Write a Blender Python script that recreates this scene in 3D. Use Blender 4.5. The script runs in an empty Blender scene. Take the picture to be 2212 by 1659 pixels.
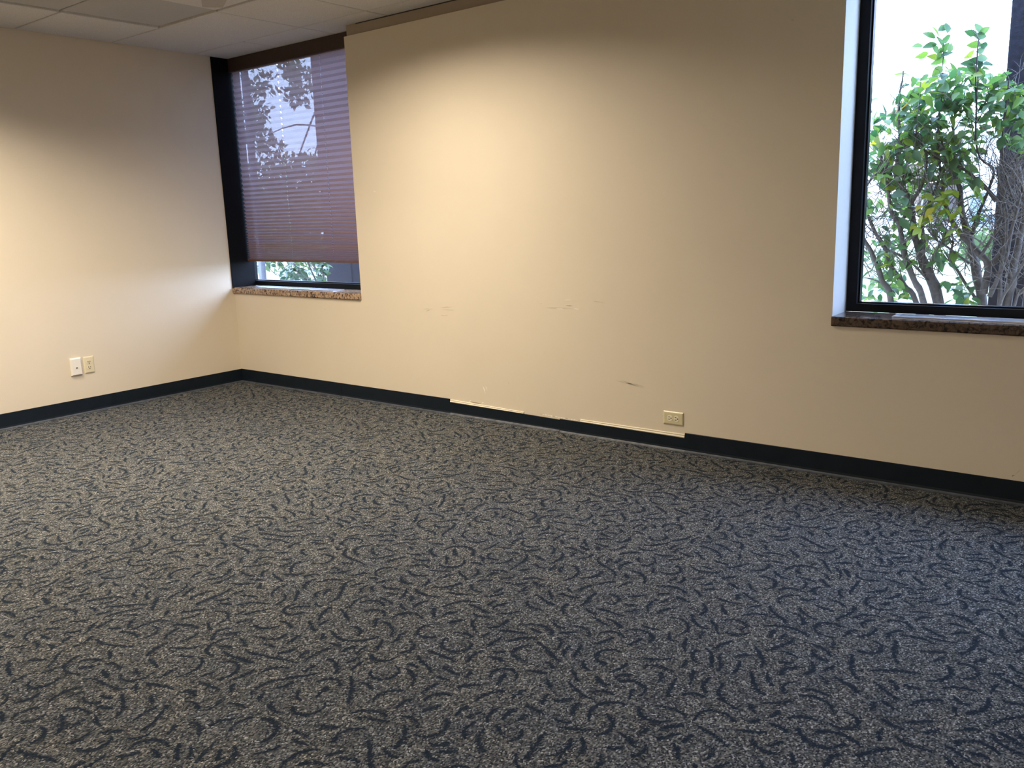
import bpy, bmesh, math, random
from mathutils import Vector, Matrix, noise

random.seed(7)
scene = bpy.context.scene
COL = scene.collection

# ------------------------------------------------------------------ camera numbers
IW, IH = 2212, 1659
CAM = Vector((5.74234, -3.86152, 1.24363))
YAW, PITCH, ROLL, FPX = 0.66461, -0.20041, -0.03218, 1818.054
H = 2.442            # ceiling height
W1 = 1.45            # left window runs from the corner to here
W2, W2R = 4.561, 6.15  # right window
ZS = 0.743           # sill top
FY = 0.20            # window frame plane


def cam_axes():
    cy, sy = math.cos(YAW), math.sin(YAW)
    cp, sp = math.cos(PITCH), math.sin(PITCH)
    f = Vector((-sy * cp, cy * cp, sp))
    r = Vector((cy, sy, 0))
    u = r.cross(f)
    cr, sr = math.cos(ROLL), math.sin(ROLL)
    return r * cr + u * sr, -r * sr + u * cr, f


RT, UP, FW = cam_axes()


def at(px, py, val, axis=1):
    """the place on the plane axis=val that the photograph shows at (px, py)"""
    d = FW + RT * ((px - IW / 2) / FPX) - UP * ((py - IH / 2) / FPX)
    t = (val - CAM[axis]) / d[axis]
    return CAM + d * t


cam_data = bpy.data.cameras.new('camera')
cam_data.sensor_fit = 'HORIZONTAL'
cam_data.sensor_width = 36.0
cam_data.lens = FPX * 36.0 / IW
cam_data.clip_start = 0.05
cam_data.clip_end = 300
cam = bpy.data.objects.new('camera', cam_data)
COL.objects.link(cam)
m = Matrix((RT, UP, -FW)).transposed().to_4x4()
m.translation = CAM
cam.matrix_world = m
scene.camera = cam

# ------------------------------------------------------------------ materials


def new_mat(name):
    mt = bpy.data.materials.new(name)
    mt.use_nodes = True
    nt = mt.node_tree
    nt.nodes.clear()
    return mt, nt, nt.nodes, nt.links


def N(nt, typ, **kw):
    n = nt.nodes.new(typ)
    ins = kw.pop('ins', {})
    for k, v in kw.items():
        setattr(n, k, v)
    for k, v in ins.items():
        n.inputs[k].default_value = v
    return n


def rgb(c):
    return (c[0], c[1], c[2], 1.0)


def ramp(nt, stops, interp='LINEAR'):
    n = nt.nodes.new('ShaderNodeValToRGB')
    n.color_ramp.interpolation = interp
    els = n.color_ramp.elements
    while len(els) < len(stops):
        els.new(0.5)
    for e, (p, c) in zip(els, stops):
        e.position = p
        e.color = rgb(c) if not isinstance(c, (int, float)) else (c, c, c, 1)
    return n


def simple(name, color, rough=0.5, metallic=0.0, var=0.06, scale=30, bump=0.0, bscale=200, spec=0.5):
    mt, nt, nodes, L = new_mat(name)
    out = N(nt, 'ShaderNodeOutputMaterial')
    b = N(nt, 'ShaderNodeBsdfPrincipled', ins={'Roughness': rough, 'Metallic': metallic, 'Specular IOR Level': spec})
    tc = N(nt, 'ShaderNodeTexCoord')
    nz = N(nt, 'ShaderNodeTexNoise', ins={'Scale': scale, 'Detail': 4.0})
    L.new(tc.outputs['Object'], nz.inputs['Vector'])
    lo = [max(0, c * (1 - var)) for c in color]
    hi = [min(1, c * (1 + var)) for c in color]
    rp = ramp(nt, [(0.3, lo), (0.7, hi)])
    L.new(nz.outputs['Fac'], rp.inputs['Fac'])
    L.new(rp.outputs['Color'], b.inputs['Base Color'])
    if bump:
        n2 = N(nt, 'ShaderNodeTexNoise', ins={'Scale': bscale, 'Detail': 3.0})
        L.new(tc.outputs['Object'], n2.inputs['Vector'])
        bp = N(nt, 'ShaderNodeBump', ins={'Strength': bump, 'Distance': 0.002})
        L.new(n2.outputs['Fac'], bp.inputs['Height'])
        L.new(bp.outputs['Normal'], b.inputs['Normal'])
    L.new(b.outputs['BSDF'], out.inputs['Surface'])
    return mt


M = {}
M['paint'] = simple('beige_wall_paint', (0.71, 0.618, 0.482), 0.62, var=0.018, scale=1.6, bump=0.16, bscale=260, spec=0.3)
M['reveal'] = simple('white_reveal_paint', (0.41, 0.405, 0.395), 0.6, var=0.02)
M['strip'] = simple('shaded_wall_strip', (0.36, 0.29, 0.21), 0.7, var=0.03)  # shade on the set-back strip, painted in as a darker wall colour
M['scuff_dark'] = simple('scuff_dark', (0.33, 0.27, 0.19), 0.8)
M['scuff_soft'] = simple('scuff_soft', (0.55, 0.475, 0.36), 0.8)
M['scuff_light'] = simple('scuff_light', (0.93, 0.88, 0.78), 0.8)
M['base'] = simple('navy_vinyl_base', (0.008, 0.013, 0.020), 0.45, var=0.15, scale=12, spec=0.2)
M['toe'] = simple('scuffed_base_toe', (0.05, 0.058, 0.075), 0.6, var=0.4, scale=25)
M['toe_pale'] = simple('pale_base_edge', (0.11, 0.115, 0.13), 0.6, var=0.4, scale=30)
M['cream_trim'] = simple('cream_trim', (0.80, 0.72, 0.56), 0.4, var=0.08, scale=20)
M['black_metal'] = simple('black_bronze_metal', (0.006, 0.007, 0.009), 0.36, metallic=0.0, var=0.1, spec=0.12)
M['jamb_black'] = simple('black_jamb_panel', (0.006, 0.006, 0.007), 0.5, var=0.1, spec=0.05)
M['ivory'] = simple('ivory_plastic', (0.66, 0.58, 0.36), 0.32, var=0.03)
M['ivory_face'] = simple('ivory_receptacle', (0.84, 0.78, 0.58), 0.3, var=0.03)
M['almond'] = simple('almond_plastic', (0.72, 0.63, 0.43), 0.35, var=0.03)
M['white_plastic'] = simple('white_plastic', (0.83, 0.78, 0.70), 0.35, var=0.02)
M['slot'] = simple('dark_slot', (0.03, 0.022, 0.012), 0.7)
M['aluminium'] = simple('brushed_aluminium', (0.55, 0.56, 0.60), 0.28, metallic=0.9, var=0.1, scale=60)
M['headrail'] = simple('brown_headrail', (0.050, 0.028, 0.020), 0.6, var=0.1)
M['bottom_rail'] = simple('brown_bottom_rail', (0.16, 0.07, 0.045), 0.5, var=0.1)
M['cord'] = simple('pale_cord', (0.55, 0.50, 0.52), 0.6)
M['pillar'] = simple('dark_stone_pillar', (0.010, 0.010, 0.014), 0.85, spec=0.1, var=0.35, scale=40, bump=0.5, bscale=120)
M['pillar_grey'] = simple('grey_stone_pillar', (0.05, 0.05, 0.064), 0.85, var=0.15, scale=30, bump=0.3, bscale=120)
M['bark'] = simple('grey_brown_bark', (0.062, 0.054, 0.053), 0.9, var=0.4, scale=60, bump=0.6, bscale=150)
M['bark_dark'] = simple('dark_bark', (0.035, 0.028, 0.030), 0.9, var=0.4, scale=60)
M['twig'] = simple('dry_twig', (0.105, 0.093, 0.085), 0.9, var=0.4, scale=60)
M['siding'] = simple('white_siding', (0.55, 0.55, 0.57), 0.8)
M['brown_wall'] = simple('tan_wall', (0.10, 0.07, 0.05), 0.8)
M['dark_opening'] = simple('dark_opening', (0.02, 0.012, 0.010), 0.6)
M['grey_pane'] = simple('grey_blue_pane', (0.10, 0.125, 0.145), 0.4)
M['roof'] = simple('grey_roof', (0.35, 0.35, 0.38), 0.9)
M['exterior'] = simple('exterior_stone', (0.25, 0.24, 0.24), 0.9)


def ceiling_mat():
    mt, nt, nodes, L = new_mat('acoustic_tile')
    out = N(nt, 'ShaderNodeOutputMaterial')
    b = N(nt, 'ShaderNodeBsdfPrincipled', ins={'Roughness': 0.9, 'Specular IOR Level': 0.1})
    tc = N(nt, 'ShaderNodeTexCoord')
    nz = N(nt, 'ShaderNodeTexNoise', ins={'Scale': 180.0, 'Detail': 4.0, 'Roughness': 0.7})
    L.new(tc.outputs['Object'], nz.inputs['Vector'])
    rp = ramp(nt, [(0.30, (0.50, 0.485, 0.465)), (0.55, (0.65, 0.63, 0.605))])
    L.new(nz.outputs['Fac'], rp.inputs['Fac'])
    L.new(rp.outputs['Color'], b.inputs['Base Color'])
    bp = N(nt, 'ShaderNodeBump', ins={'Strength': 0.35, 'Distance': 0.002})
    L.new(nz.outputs['Fac'], bp.inputs['Height'])
    L.new(bp.outputs['Normal'], b.inputs['Normal'])
    L.new(b.outputs['BSDF'], out.inputs['Surface'])
    return mt


M['tile'] = ceiling_mat()
M['tile_grey'] = simple('grey_ceiling_panel', (0.43, 0.415, 0.40), 0.85, var=0.05, scale=120)
M['tile_patch'] = simple('darker_tile_patch', (0.45, 0.41, 0.37), 0.9, var=0.05, scale=60)  # darker patch laid on one ceiling tile
M['tbar'] = simple('ceiling_grid', (0.16, 0.14, 0.11), 0.6)
M['gap'] = simple('dark_gap', (0.05, 0.042, 0.034), 0.9)


def pile_nodes(nt, L):
    """speckled loop pile: returns (colour socket, cell value socket, height socket)"""
    tc = N(nt, 'ShaderNodeTexCoord')
    mp = N(nt, 'ShaderNodeMapping', ins={'Scale': (280.0, 210.0, 1.0)})
    L.new(tc.outputs['Object'], mp.inputs['Vector'])
    v = N(nt, 'ShaderNodeTexVoronoi', voronoi_dimensions='2D', ins={'Scale': 1.0, 'Randomness': 0.8})
    L.new(mp.outputs['Vector'], v.inputs['Vector'])
    sep = N(nt, 'ShaderNodeSeparateColor')
    L.new(v.outputs['Color'], sep.inputs['Color'])
    rp = ramp(nt, [(0.0, (0.020, 0.024, 0.032)), (0.30, (0.064, 0.067, 0.070)), (0.55, (0.118, 0.118, 0.112)),
                   (0.80, (0.175, 0.172, 0.160)), (0.95, (0.31, 0.30, 0.285)), (1.0, (0.48, 0.47, 0.45))])
    L.new(sep.outputs['Red'], rp.inputs['Fac'])
    # slow tint drift, brownish to bluish
    n2 = N(nt, 'ShaderNodeTexNoise', ins={'Scale': 7.0, 'Detail': 5.0, 'Roughness': 0.7})
    L.new(tc.outputs['Object'], n2.inputs['Vector'])
    r2 = ramp(nt, [(0.35, (0.74, 0.775, 0.83)), (0.65, (0.95, 0.925, 0.87))])
    L.new(n2.outputs['Fac'], r2.inputs['Fac'])
    mul = N(nt, 'ShaderNodeMix', data_type='RGBA', blend_type='MULTIPLY')
    mul.inputs[0].default_value = 1.0
    L.new(rp.outputs['Color'], mul.inputs[6])
    L.new(r2.outputs['Color'], mul.inputs[7])
    n3 = N(nt, 'ShaderNodeTexNoise', ins={'Scale': 62.0, 'Detail': 3.0, 'Roughness': 0.6})
    L.new(tc.outputs['Object'], n3.inputs['Vector'])
    r3 = ramp(nt, [(0.36, (0.62, 0.65, 0.70)), (0.58, (1.04, 1.04, 1.02))])
    L.new(n3.outputs['Fac'], r3.inputs['Fac'])
    mul2 = N(nt, 'ShaderNodeMix', data_type='RGBA', blend_type='MULTIPLY')
    mul2.inputs[0].default_value = 1.0
    L.new(mul.outputs[2], mul2.inputs[6])
    L.new(r3.outputs['Color'], mul2.inputs[7])
    return mul2.outputs[2], sep.outputs['Green'], v.outputs['Distance'], tc


def carpet_mat(stroke):
    mt, nt, nodes, L = new_mat('carpet_swirl' if stroke else 'carpet_pile')
    out = N(nt, 'ShaderNodeOutputMaterial')
    b = N(nt, 'ShaderNodeBsdfPrincipled', ins={'Roughness': 0.95, 'Specular IOR Level': 0.08})
    col, cell, dist, tc = pile_nodes(nt, L)
    if stroke:
        uv = N(nt, 'ShaderNodeSeparateXYZ')
        L.new(tc.outputs['UV'], uv.inputs['Vector'])
        ab = N(nt, 'ShaderNodeMath', operation='ABSOLUTE')
        L.new(uv.outputs['Y'], ab.inputs[0])
        j = N(nt, 'ShaderNodeMath', operation='MULTIPLY_ADD')
        L.new(cell, j.inputs[0])
        j.inputs[1].default_value = 0.75
        L.new(ab.outputs[0], j.inputs[2])
        fac = N(nt, 'ShaderNodeMapRange', interpolation_type='SMOOTHSTEP', ins={'From Min': 0.76, 'From Max': 1.18, 'To Min': 0.92, 'To Max': 0.0})
        L.new(j.outputs[0], fac.inputs['Value'])
        mx = N(nt, 'ShaderNodeMix', data_type='RGBA')
        L.new(fac.outputs['Result'], mx.inputs[0])
        L.new(col, mx.inputs[6])
        mx.inputs[7].default_value = (0.009, 0.016, 0.027, 1)
        col = mx.outputs[2]
    L.new(col, b.inputs['Base Color'])
    bp = N(nt, 'ShaderNodeBump', invert=True, ins={'Strength': 0.5, 'Distance': 0.003})
    L.new(dist, bp.inputs['Height'])
    L.new(bp.outputs['Normal'], b.inputs['Normal'])
    L.new(b.outputs['BSDF'], out.inputs['Surface'])
    return mt


M['carpet'] = carpet_mat(False)
M['swirl'] = carpet_mat(True)


def granite_mat(name, base, mid, dark):
    mt, nt, nodes, L = new_mat(name)
    out = N(nt, 'ShaderNodeOutputMaterial')
    b = N(nt, 'ShaderNodeBsdfPrincipled', ins={'Roughness': 0.12})
    tc = N(nt, 'ShaderNodeTexCoord')
    nz = N(nt, 'ShaderNodeTexNoise', ins={'Scale': 52.0, 'Detail': 5.0, 'Roughness': 0.65, 'Distortion': 0.8})
    L.new(tc.outputs['Object'], nz.inputs['Vector'])
    rp = ramp(nt, [(0.40, dark), (0.45, mid), (0.52, base), (0.70, [min(1, c * 1.45) for c in base])])
    L.new(nz.outputs['Fac'], rp.inputs['Fac'])
    L.new(rp.outputs['Color'], b.inputs['Base Color'])
    L.new(b.outputs['BSDF'], out.inputs['Surface'])
    return mt


M['granite'] = granite_mat('tan_granite', (0.37, 0.255, 0.165), (0.23, 0.135, 0.085), (0.012, 0.010, 0.010))
M['granite_dark'] = granite_mat('dark_granite', (0.085, 0.056, 0.040), (0.040, 0.027, 0.021), (0.008, 0.007, 0.007))


def glass_mat():
    mt, nt, nodes, L = new_mat('clear_glass')
    out = N(nt, 'ShaderNodeOutputMaterial')
    t = N(nt, 'ShaderNodeBsdfTransparent', ins={'Color': (0.95, 0.975, 0.97, 1)})
    g = N(nt, 'ShaderNodeBsdfGlossy', ins={'Roughness': 0.01})
    lw = N(nt, 'ShaderNodeLayerWeight', ins={'Blend': 0.5})
    pw = N(nt, 'ShaderNodeMath', operation='POWER', ins={1: 5.0})
    L.new(lw.outputs['Facing'], pw.inputs[0])
    sc = N(nt, 'ShaderNodeMath', operation='MULTIPLY_ADD', ins={1: 0.9, 2: 0.025})
    L.new(pw.outputs[0], sc.inputs[0])
    mx = N(nt, 'ShaderNodeMixShader')
    L.new(sc.outputs[0], mx.inputs[0])
    L.new(t.outputs[0], mx.inputs[1])
    L.new(g.outputs[0], mx.inputs[2])
    L.new(mx.outputs[0], out.inputs['Surface'])
    return mt


M['glass'] = glass_mat()


def fabric_mat():
    mt, nt, nodes, L = new_mat('sheer_pleated_fabric')
    out = N(nt, 'ShaderNodeOutputMaterial')
    tc = N(nt, 'ShaderNodeTexCoord')
    wv = N(nt, 'ShaderNodeTexNoise', ins={'Scale': 300.0, 'Detail': 2.0})
    L.new(tc.outputs['Object'], wv.inputs['Vector'])
    rp = ramp(nt, [(0.3, (0.44, 0.27, 0.21)), (0.7, (0.56, 0.35, 0.275))])
    L.new(wv.outputs['Fac'], rp.inputs['Fac'])
    d = N(nt, 'ShaderNodeBsdfDiffuse')
    L.new(rp.outputs['Color'], d.inputs['Color'])
    tl = N(nt, 'ShaderNodeBsdfTranslucent', ins={'Color': (0.070, 0.053, 0.060, 1)})
    m1 = N(nt, 'ShaderNodeMixShader', ins={0: 0.5})
    L.new(d.outputs[0], m1.inputs[1])
    L.new(tl.outputs[0], m1.inputs[2])
    tr = N(nt, 'ShaderNodeBsdfTransparent', ins={'Color': (0.93, 0.95, 1.0, 1)})
    m2 = N(nt, 'ShaderNodeMixShader')
    # punched cord holes: UV.x is metres across, UV.y counts pleats
    sx = N(nt, 'ShaderNodeSeparateXYZ')
    L.new(tc.outputs['UV'], sx.inputs['Vector'])
    prev = None
    fr = N(nt, 'ShaderNodeMath', operation='FRACT')
    L.new(sx.outputs['Y'], fr.inputs[0])
    cv = N(nt, 'ShaderNodeMath', operation='COMPARE', ins={1: 0.25, 2: 0.13})
    L.new(fr.outputs[0], cv.inputs[0])
    for x0 in HOLES:
        c = N(nt, 'ShaderNodeMath', operation='COMPARE', ins={1: x0, 2: 0.0042})
        L.new(sx.outputs['X'], c.inputs[0])
        if prev is None:
            prev = c
        else:
            a = N(nt, 'ShaderNodeMath', operation='ADD')
            L.new(prev.outputs[0], a.inputs[0])
            L.new(c.outputs[0], a.inputs[1])
            prev = a
    mh = N(nt, 'ShaderNodeMath', operation='MULTIPLY')
    L.new(prev.outputs[0], mh.inputs[0])
    L.new(cv.outputs[0], mh.inputs[1])
    mr = N(nt, 'ShaderNodeMapRange', ins={'From Min': 0.0, 'From Max': 1.0, 'To Min': SHEER, 'To Max': 0.95})
    L.new(mh.outputs[0], mr.inputs['Value'])
    L.new(mr.outputs['Result'], m2.inputs[0])
    L.new(m1.outputs[0], m2.inputs[1])
    L.new(tr.outputs[0], m2.inputs[2])
    L.new(m2.outputs[0], out.inputs['Surface'])
    return mt


HOLES = (round(at(614, 330, 0.155).x, 4), round(at(705, 330, 0.155).x, 4))
SHEER = 0.042
M['fabric'] = fabric_mat()


def leaf_mat(name, stops, trans=0.45):
    mt, nt, nodes, L = new_mat(name)
    out = N(nt, 'ShaderNodeOutputMaterial')
    ge = N(nt, 'ShaderNodeNewGeometry')
    rp = ramp(nt, stops)
    L.new(ge.outputs['Random Per Island'], rp.inputs['Fac'])
    b = N(nt, 'ShaderNodeBsdfPrincipled', ins={'Roughness': 0.45, 'Specular IOR Level': 0.4})
    L.new(rp.outputs['Color'], b.inputs['Base Color'])
    tl = N(nt, 'ShaderNodeBsdfTranslucent')
    hs = N(nt, 'ShaderNodeHueSaturation', ins={'Hue': 0.48, 'Saturation': 1.15, 'Value': 1.7})
    L.new(rp.outputs['Color'], hs.inputs['Color'])
    L.new(hs.outputs['Color'], tl.inputs['Color'])
    mx = N(nt, 'ShaderNodeMixShader', ins={0: trans})
    L.new(b.outputs[0], mx.inputs[1])
    L.new(tl.outputs[0], mx.inputs[2])
    L.new(mx.outputs[0], out.inputs['Surface'])
    return mt


M['leaf'] = leaf_mat('green_leaves', [(0.0, (0.020, 0.055, 0.027)), (0.35, (0.040, 0.098, 0.035)), (0.7, (0.072, 0.145, 0.040)),
                                      (0.93, (0.09, 0.16, 0.035)), (0.992, (0.16, 0.20, 0.04)), (1.0, (0.22, 0.10, 0.04))])
M['leaf_dark'] = leaf_mat('dark_leaves', [(0.0, (0.012, 0.030, 0.018)), (0.6, (0.022, 0.050, 0.022)), (1.0, (0.045, 0.085, 0.025))], 0.3)
M['leaf_lit'] = leaf_mat('lit_leaves', [(0.0, (0.10, 0.16, 0.02)), (0.8, (0.17, 0.22, 0.025)), (1.0, (0.32, 0.25, 0.03))])  # leaves catching light, the brightness put into a yellower green
M['leaf_far'] = leaf_mat('far_tree_leaves', [(0.0, (0.04, 0.07, 0.035)), (1.0, (0.10, 0.14, 0.06))], 0.3)
M['leaf_hedge'] = leaf_mat('hedge_leaves', [(0.0, (0.035, 0.075, 0.022)), (1.0, (0.085, 0.13, 0.045))], 0.4)


def grass_mat():
    mt, nt, nodes, L = new_mat('lawn')
    out = N(nt, 'ShaderNodeOutputMaterial')
    b = N(nt, 'ShaderNodeBsdfPrincipled', ins={'Roughness': 0.9, 'Specular IOR Level': 0.1})
    tc = N(nt, 'ShaderNodeTexCoord')
    nz = N(nt, 'ShaderNodeTexNoise', ins={'Scale': 1.2, 'Detail': 8.0, 'Roughness': 0.7})
    L.new(tc.outputs['Object'], nz.inputs['Vector'])
    rp = ramp(nt, [(0.3, (0.105, 0.120, 0.062)), (0.55, (0.130, 0.130, 0.075)), (0.75, (0.150, 0.140, 0.085))])
    L.new(nz.outputs['Fac'], rp.inputs['Fac'])
    L.new(rp.outputs['Color'], b.inputs['Base Color'])
    L.new(b.outputs['BSDF'], out.inputs['Surface'])
    return mt


M['lawn'] = grass_mat()

# ------------------------------------------------------------------ mesh helpers


class MB:
    def __init__(self):
        self.v, self.f, self.mi, self.uv, self.sm = [], [], [], {}, set()

    def face(self, pts, mi=0, uv=None, smooth=False):
        k = len(self.v)
        self.v += [tuple(p) for p in pts]
        self.f.append(tuple(range(k, k + len(pts))))
        self.mi.append(mi)
        if uv:
            self.uv[len(self.f) - 1] = uv
        if smooth:
            self.sm.add(len(self.f) - 1)

    def raw(self, vs, fs, mi=0, smooth=False):
        k = len(self.v)
        self.v += [tuple(p) for p in vs]
        for f in fs:
            self.f.append(tuple(i + k for i in f))
            self.mi.append(mi)
            if smooth:
                self.sm.add(len(self.f) - 1)

    def box(self, a, b, mi=0):
        x0, y0, z0 = a
        x1, y1, z1 = b
        vs = [(x0, y0, z0), (x1, y0, z0), (x1, y1, z0), (x0, y1, z0), (x0, y0, z1), (x1, y0, z1), (x1, y1, z1), (x0, y1, z1)]
        self.raw(vs, [(0, 3, 2, 1), (4, 5, 6, 7), (0, 1, 5, 4), (1, 2, 6, 5), (2, 3, 7, 6), (3, 0, 4, 7)], mi)

    def bevel_plate(self, origin, ux, uy, n, w, h, t, bev, mi=0):
        """plate w x h along ux, uy standing t out along n, with sloping edges"""
        o, ux, uy, n = Vector(origin), Vector(ux), Vector(uy), Vector(n)
        rings = [(0, 0), (0, t * 0.35), (bev * 0.45, t * 0.8), (bev, t)]
        vs, fs = [], []
        for ins, d in rings:
            for (a, b) in ((ins, ins), (w - ins, ins), (w - ins, h - ins), (ins, h - ins)):
                vs.append(o + ux * a + uy * b + n * d)
        for r in range(len(rings) - 1):
            for i in range(4):
                j = (i + 1) % 4
                fs.append((r * 4 + i, r * 4 + j, r * 4 + 4 + j, r * 4 + 4 + i))
        k = (len(rings) - 1) * 4
        fs.append((k, k + 1, k + 2, k + 3))
        fs.append((3, 2, 1, 0))
        self.raw(vs, fs, mi)

    def disc(self, c, ux, uy, n, r, t, flat=1.0, seg=20, mi=0):
        c, ux, uy, n = Vector(c), Vector(ux), Vector(uy), Vector(n)
        vs, fs = [], []
        for d, s in ((0, 1), (t, 1), (t * 1.15, 0.86)):
            for i in range(seg):
                a = 2 * math.pi * i / seg
                x, y = math.cos(a) * r * s, math.sin(a) * r * s
                y = max(-r * flat * s, min(r * flat * s, y))
                vs.append(c + ux * x + uy * y + n * d)
        for q in range(2):
            for i in range(seg):
                j = (i + 1) % seg
                fs.append((q * seg + i, q * seg + j, q * seg + seg + j, q * seg + seg + i))
        fs.append(tuple(range(2 * seg, 3 * seg)))
        fs.append(tuple(reversed(range(seg))))
        self.raw(vs, fs, mi)

    def tube(self, pts, radii, seg=6, mi=0, cap=True):
        pts = [Vector(p) for p in pts]
        if len(pts) < 2:
            return
        vs, fs = [], []
        nrm = None
        for i, p in enumerate(pts):
            t = (pts[min(i + 1, len(pts) - 1)] - pts[max(i - 1, 0)])
            if t.length < 1e-9:
                t = Vector((0, 0, 1))
            t.normalize()
            if nrm is None:
                nrm = t.orthogonal().normalized()
            nrm = (nrm - t * nrm.dot(t))
            if nrm.length < 1e-6:
                nrm = t.orthogonal()
            nrm.normalize()
            bn = t.cross(nrm)
            for k in range(seg):
                a = 2 * math.pi * k / seg
                vs.append(p + (nrm * math.cos(a) + bn * math.sin(a)) * radii[i])
        for i in range(len(pts) - 1):
            for k in range(seg):
                j = (k + 1) % seg
                fs.append((i * seg + k, i * seg + j, (i + 1) * seg + j, (i + 1) * seg + k))
        if cap:
            fs.append(tuple(reversed(range(seg))))
            fs.append(tuple(range((len(pts) - 1) * seg, len(pts) * seg)))
        self.raw(vs, fs, mi, smooth=True)

    def build(self, name, mats, parent=None):
        me = bpy.data.meshes.new(name)
        me.from_pydata(self.v, [], self.f)
        if not isinstance(mats, (list, tuple)):
            mats = [mats]
        for mt in mats:
            me.materials.append(mt)
        for p, i in zip(me.polygons, self.mi):
            p.material_index = i
        for i in self.sm:
            me.polygons[i].use_smooth = True
        if self.uv:
            ul = me.uv_layers.new(name='UVMap')
            for fi, co in self.uv.items():
                for li, c in zip(me.polygons[fi].loop_indices, co):
                    ul.data[li].uv = c
        me.update()
        o = bpy.data.objects.new(name, me)
        COL.objects.link(o)
        if parent is not None:
            o.parent = parent
            if parent.type == 'EMPTY':
                o.location = -parent.location
        return o


def thing(name, label, cat, loc, group=None):
    o = bpy.data.objects.new(name, None)
    o.empty_display_size = 0.1
    COL.objects.link(o)
    o.location = loc
    o['label'] = label
    o['category'] = cat
    if group:
        o['group'] = group
    return o


def structure(o):
    o['kind'] = 'structure'
    return o


def sroot(name, loc):
    o = bpy.data.objects.new(name, None)
    COL.objects.link(o)
    o.location = loc
    o['kind'] = 'structure'
    return o


XR, YF = 7.3, -6.4      # right and front extents of the room
T = 0.30                # back wall thickness

# ------------------------------------------------------------------ room shell
b = MB()
ztop = 2.374
b.box((0, 0, -0.2), (W1, T, 0.70))                     # below the left window
b.box((W1, 0, -0.2), (W2, T, ztop))                    # the long panel
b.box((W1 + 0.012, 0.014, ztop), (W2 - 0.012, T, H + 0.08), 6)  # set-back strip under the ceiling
b.box((W2, 0, -0.2), (W2R, T, 0.70))
b.box((W2R, 0, -0.2), (XR + 0.2, T, H + 0.08))
b.face([(W2 + 0.0006, 0.001, ZS), (W2 + 0.0006, FY, ZS), (W2 + 0.0006, FY, H), (W2 + 0.0006, 0.001, H)], 1)
b.face([(W1 + 0.1, 0.0136, H - 0.006), (W2, 0.0136, H - 0.008), (W2, 0.0136, H), (W1 + 0.1, 0.0136, H)], 5)


def scratch(px0, py0, px1, py1, w, mi, n=6, jit=0.25):
    a, c = at(px0, py0, 0.0), at(px1, py1, 0.0)
    d = c - a
    nr = Vector((-d.z, 0, d.x)).normalized()
    pts = []
    for i in range(n + 1):
        t = i / n
        ww = w * (math.sin(math.pi * t) ** 0.6 + 0.05) * random.uniform(0.5, 1.2)
        mid = a + d * t + nr * random.uniform(-jit, jit) * w
        pts.append((mid - nr * ww / 2, mid + nr * ww / 2))
    for i in range(n):
        p, q = pts[i], pts[i + 1]
        y = -0.0005
        b.face([(p[0].x, y, p[0].z), (q[0].x, y, q[0].z), (q[1].x, y, q[1].z), (p[1].x, y, p[1].z)], mi)


for s in [(1181, 665, 1232, 666, .0022, 2), (1222, 660, 1238, 660.5, .003, 2), (1202, 666.5, 1217, 667, .0032, 4), (1238, 667, 1252, 667.5, .003, 4),
          (1218, 648, 1234, 648, .0025, 4), (1280, 651, 1306, 653, .003, 3), (1166, 656, 1172, 656, .002, 3),
          (955, 669, 982, 670, .004, 3), (953, 664, 978, 663, .004, 3), (920, 672, 928, 670, .003, 2), (952, 682, 968, 680, .004, 3),
          (915, 667, 936, 668, .003, 3), (1043, 834, 1049, 850, .005, 4), (1049, 834, 1053, 844, .003, 4),
          (1330, 822, 1392, 838, .006, 3), (1340, 822, 1392, 836, .008, 3), (2185, 1029, 2192, 1026, .004, 2), (2192, 1026, 2205, 1014, .002, 3),
          (806, 412, 812, 415, .003, 4), (1708, 43, 1716, 44, .004, 3), (1000, 84, 1003, 84, .004, 3),
          (1098, 827, 1100, 828, .003, 2), (700, 668, 705, 668, .003, 3)]:
    scratch(*s)
# torn paint edge above the slipped base
random.seed(3)
for i in range(16):
    px = 1166 + i * 5.5
    scratch(px, 894 + i * 0.95, px + 6, 895 + i * 0.95, random.uniform(.003, .009), 4 if i % 5 else 3)
for (x0, y0, x1, y1) in ((1012, 867, 1018, 865), (1040, 871, 1045, 869), (1016, 868, 1042, 873)):
    scratch(x0, y0, x1, y1, .006, 4 if y1 < y0 else 2)
structure(b.build('wall_back', [M['paint'], M['reveal'], M['scuff_dark'], M['scuff_soft'], M['scuff_light'], M['gap'], M['strip']]))

b = MB()
b.box((-0.2, YF, -0.2), (0, FY, H + 0.08))
structure(b.build('wall_left', M['paint']))
b = MB()
b.box((XR, YF, -0.2), (XR + 0.2, 0, H + 0.08))
structure(b.build('wall_right', M['paint']))
b = MB()
b.box((-0.2, YF - 0.2, -0.2), (XR + 0.2, YF, H + 0.08))
structure(b.build('wall_front', M['paint']))

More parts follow.
